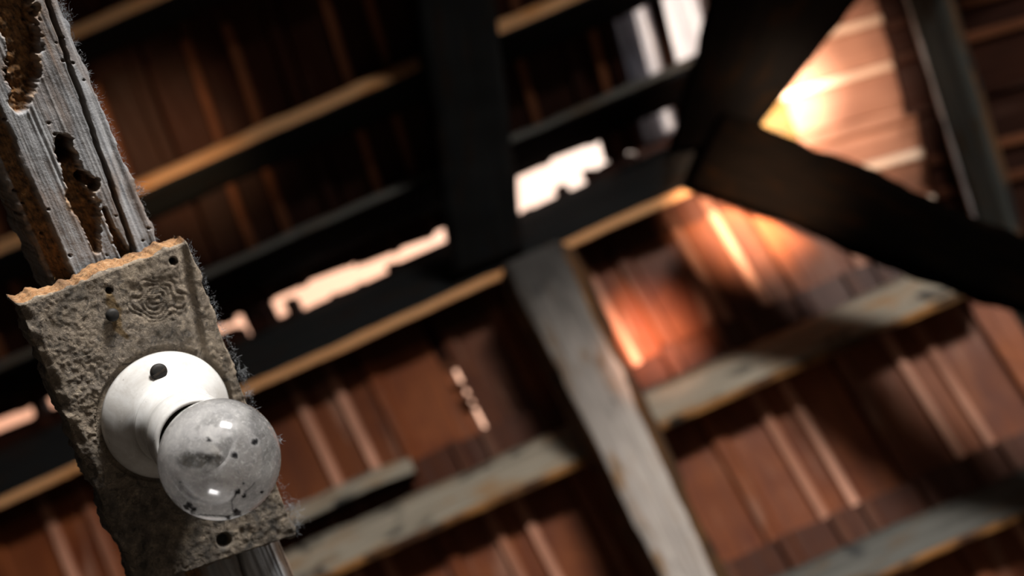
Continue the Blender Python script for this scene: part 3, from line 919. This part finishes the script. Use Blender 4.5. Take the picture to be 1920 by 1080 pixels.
# --- bulb
def bulb_mat():
    m, t, b = new_mat('dusty_bulb_glass')
    ob = coord(t, 'Object', (1, 1, 1))
    a = nz(t, ob, 55, 6, .65, .5); f = nz(t, ob, 520, 4, .7, .6); g = nz(t, ob, 110, 5, .7, 1.)
    dcol = mix(t, ramp(t, g, [(.35, 0.), (.65, 1.)]), (.66, .65, .65), (.92, .90, .88))
    dcol = mix(t, attr(t, 'speck'), dcol, (.018, .018, .02))
    df = t.nodes.new('ShaderNodeBsdfDiffuse'); t.links.new(dcol, df.inputs[0])
    tr = t.nodes.new('ShaderNodeBsdfTranslucent'); t.links.new(dcol, tr.inputs[0])
    m1 = t.nodes.new('ShaderNodeMixShader'); m1.inputs[0].default_value = .62
    t.links.new(df.outputs[0], m1.inputs[1]); t.links.new(tr.outputs[0], m1.inputs[2])
    fa = ramp(t, a, [(.3, .30), (.7, .70)]); fb = ramp(t, f, [(.52, 0.), (.7, .35)])
    mx = t.nodes.new('ShaderNodeMath'); mx.operation = 'ADD'; mx.use_clamp = True
    t.links.new(fa, mx.inputs[0]); t.links.new(fb, mx.inputs[1])
    my = t.nodes.new('ShaderNodeMath'); my.operation = 'ADD'; my.use_clamp = True
    t.links.new(mx.outputs[0], my.inputs[0]); t.links.new(attr(t, 'dust'), my.inputs[1])
    ms = t.nodes.new('ShaderNodeMixShader')
    tb = t.nodes.new('ShaderNodeBsdfTransparent'); tb.inputs[0].default_value = (.93, .94, .96, 1)
    t.links.new(my.outputs[0], ms.inputs[0]); t.links.new(tb.outputs[0], ms.inputs[1]); t.links.new(m1.outputs[0], ms.inputs[2])
    gl = t.nodes.new('ShaderNodeBsdfGlossy'); gl.inputs['Roughness'].default_value = .12
    fr = t.nodes.new('ShaderNodeFresnel'); fr.inputs[0].default_value = 1.45
    m3 = t.nodes.new('ShaderNodeMixShader')
    t.links.new(fr.outputs[0], m3.inputs[0]); t.links.new(ms.outputs[0], m3.inputs[1]); t.links.new(gl.outputs[0], m3.inputs[2])
    t.links.new(m3.outputs[0], t.nodes['Material Output'].inputs[0])
    t.nodes.remove(b)
    return m
M_GLASS = bulb_mat()
NB = BR
bulb = empty('light_bulb', DISC + AX * .040)
tag(bulb, 'round dusty glass bulb in the white porcelain holder', 'light bulb')
def globe():
    seg, rg = 120, 84
    z = AX; x = z.orthogonal().normalized(); y = z.cross(x)
    prof = []
    for k in range(rg + 1):
        th = math.pi * k / rg
        r, h = BR * math.sin(th), BR * math.cos(th)
        if th > 2.62: break
        prof.append((r, h))
    r1, h1 = prof[-1]
    prof += [(r1 * .985, h1 - .0015), (r1 * .975, h1 - .004)]
    inner = [(max(r - .0009, 0), h - (.0009 if i == 0 else .0009 * h / BR)) for i, (r, h) in enumerate(prof)][::-1]
    bm = bmesh.new(); rings = []
    for (r, h) in prof:
        if r < 1e-5: rings.append([bm.verts.new((0, 0, h))]); continue
        rings.append([bm.verts.new((r * math.cos(2 * math.pi * k / seg), r * math.sin(2 * math.pi * k / seg), h)) for k in range(seg)])
    for a, b in zip(rings, rings[1:]):
        for k in range(seg):
            l = (k + 1) % seg
            if len(a) == 1: bm.faces.new((a[0], b[l], b[k]))
            elif len(b) == 1: bm.faces.new((a[k], a[l], b[0]))
            else: bm.faces.new((a[k], a[l], b[l], b[k]))
    bmesh.ops.recalc_face_normals(bm, faces=bm.faces)
    for f in bm.faces: f.smooth = True
    me = bpy.data.meshes.new('globe'); bm.to_mesh(me); bm.free()
    R = Matrix((x, y, z)).transposed().to_4x4(); R.translation = BULB
    SPK = [(440, 853, 9), (446, 922, 7), (491, 923, 4), (478, 828, 9), (352, 948, 9), (362, 957, 8), (444, 962, 10), (458, 930, 6), (428, 970, 6), (338, 905, 4), (392, 825, 5), (456, 906, 4)]
    LINE = [[(446, 922, 2), (434, 940, 2), (438, 962, 2)], [(458, 925, 2), (478, 905, 2)], [(372, 965, 2), (430, 968, 2)], [(444, 880, 1.3), (449, 890, 1.3)]]
    sv, dv = [], []
    up = Vector((-.35, -.75, -.2)).normalized()
    for v in me.vertices:
        p = R @ v.co; px, py = proj(p)
        s = 0
        nn = (p - BULB).normalized()
        if nn.z < .35 and v.co.length > BR - .0004:
            wob = .5 * noise.noise(Vector((px * .11, py * .11, 3))) + .35 * noise.noise(Vector((px * .3, py * .3, 3)))
            for x_, y_, r_ in SPK:
                s = max(s, 1 - smooth(.6, 1.1, math.hypot(px - x_, py - y_) / r_ + wob))
            for ln in LINE: s = max(s, .8 * (1 - smooth(.5, 1.3, seg_dist(px, py, ln) + wob)))
        sv.append(s)
        d = .42 * smooth(.1, .8, nn.dot(up) + .45 * fbm(p * 90))
        if nn.z < .3:
            q = math.hypot((px - 368 - .5 * (py - 862)) / 52, (py - 862) / 17) + .35 * noise.noise(Vector((px * .05, py * .05, 1)))
            d -= .5 * (1 - smooth(.6, 1.15, q))  # thinner dust here paints the dark refracted band in the glass
            q = math.hypot((px - 398) / 40, (py - 812) / 16) + .6 * noise.noise(Vector((px * .09, py * .09, 6)))
            d += .4 * (1 - smooth(.5, 1.2, q))
            d += .35 * smooth(.35, .8, ((px - 412) * .45 + (py - 861) * .9) / 114) - .12  # thicker dust here paints the backlit lower side of the bulb
        dv.append(max(d, s) if s > .02 else d)
    for nm, arr in (('speck', sv), ('dust', dv)):
        at = me.attributes.new(nm, 'FLOAT', 'POINT'); at.data.foreach_set('value', arr)
    o = link('globe', me, M_GLASS); o.parent = bulb
    o.matrix_parent_inverse = Matrix.Translation(-bulb.location); o.matrix_basis = R
    return o
globe()
lathe('cap', [(0, .030), (.0132, .030), (.0134, .034), (.0134, .058), (.0134, .0605), (.0128, .0615), (0, .0615)], M_BRASS, bulb, DISC, AX, 40)
lathe('stem', [(0, .061), (.006, .061), (.0045, .068), (.003, .078), (0, .080)], M_RIM, bulb, DISC, AX, 20)

# --- fluff, cobweb and splinters that cling to the edges
def fluff(name, m, parent, spots, seed, kind='stuff'):
    """spots: (pixel x, y, height, spread in px, number, length)"""
    rnd = random.Random(seed)
    verts, faces = [], []
    for (x, y, h, spread, num, ln) in spots:
        for _ in range(num):
            p = _ob(x + rnd.gauss(0, spread), y + rnd.gauss(0, spread), h + rnd.uniform(-.004, .0015))
            d = Vector((rnd.gauss(0, 1), rnd.gauss(0, 1), rnd.gauss(0, .6))).normalized()
            r = rnd.uniform(.00004, .0001); l = ln * rnd.uniform(.3, 1.0)
            pts = [p]
            for k in range(3):
                d = (d + Vector((rnd.gauss(0, .8), rnd.gauss(0, .8), rnd.gauss(0, .7)))).normalized()
                pts.append(pts[-1] + d * l / 3)
            b0 = len(verts)
            for k, q in enumerate(pts):
                a1 = d.orthogonal().normalized(); a2 = d.cross(a1)
                rk = r * (1 - .6 * k / 3)
                for e in range(3):
                    an = e * 2.0944
                    verts.append(q + (a1 * math.cos(an) + a2 * math.sin(an)) * rk)
            for k in range(3):
                for e in range(3):
                    g = (e + 1) % 3
                    faces.append((b0 + k * 3 + e, b0 + k * 3 + g, b0 + k * 3 + 3 + g, b0 + k * 3 + 3 + e))
    me = bpy.data.meshes.new(name); me.from_pydata(verts, [], faces)
    me.materials.append(m)
    o = bpy.data.objects.new(name, me); C.objects.link(o); recentre(o)
    o.parent = parent; o.matrix_parent_inverse = Matrix.Translation(-parent.location)
    o['kind'] = kind
    return o
M_FLUFF = plain('grey_dust_fluff', (.10, .105, .115), (.24, .25, .26), 300)
M_STRAW = plain('straw_fibre', (.3, .16, .05), (.5, .33, .14), 300)
def along(a, b, step, h, spread, num, ln):
    n = max(1, int(math.hypot(b[0] - a[0], b[1] - a[1]) / step))
    return [(a[0] + (b[0] - a[0]) * k / n, a[1] + (b[1] - a[1]) * k / n, h, spread, num, ln) for k in range(n + 1)]
fluff('dust_fluff', M_FLUFF, strut,
      along((112, 10), (292, 448), 7, ST_OFF - .006, 3, 7, .004) + along((10, 330), (96, 530), 8, ST_OFF - .012, 3, 5, .004) +
      [(110, 12, ST_OFF - .01, 8, 70, .006), (122, 32, ST_OFF - .01, 6, 50, .006), (124, 78, ST_OFF - .004, 4, 40, .005), (155, 136, ST_OFF - .01, 6, 50, .006),
       (178, 190, ST_OFF - .01, 6, 40, .006), (205, 250, ST_OFF - .01, 6, 40, .006), (255, 352, ST_OFF - .006, 6, 60, .006), (262, 358, ST_OFF - .006, 4, 40, .006)], 1)
fluff('splinter', M_STRAW, strut, along((30, 300), (130, 515), 16, ST_OFF - .004, 14, 2, .005), 2)
fluff('dust_fluff', M_FLUFF, board,
      along((352, 452), (460, 720), 7, -.004, 3, 8, .0045) + along((460, 720), (556, 1000), 7, -.006, 3, 6, .0045) + along((35, 572), (255, 1095), 8, -.008, 3, 6, .0045) +
      [(548, 950, -.002, 8, 90, .006), (556, 975, -.003, 8, 80, .007), (465, 740, -.002, 5, 50, .005), (455, 700, -.004, 5, 40, .005)], 3)
fluff('splinter', M_STRAW, board, along((45, 565), (340, 455), 6, -.004, 4, 6, .003), 4)
fluff('dust_fluff', M_FLUFF, bulb, [(524, 825, .055, 3, 50, .004), (330, 900, .04, 4, 40, .004), (345, 930, .045, 4, 40, .004), (300, 905, .03, 4, 20, .004)], 5)
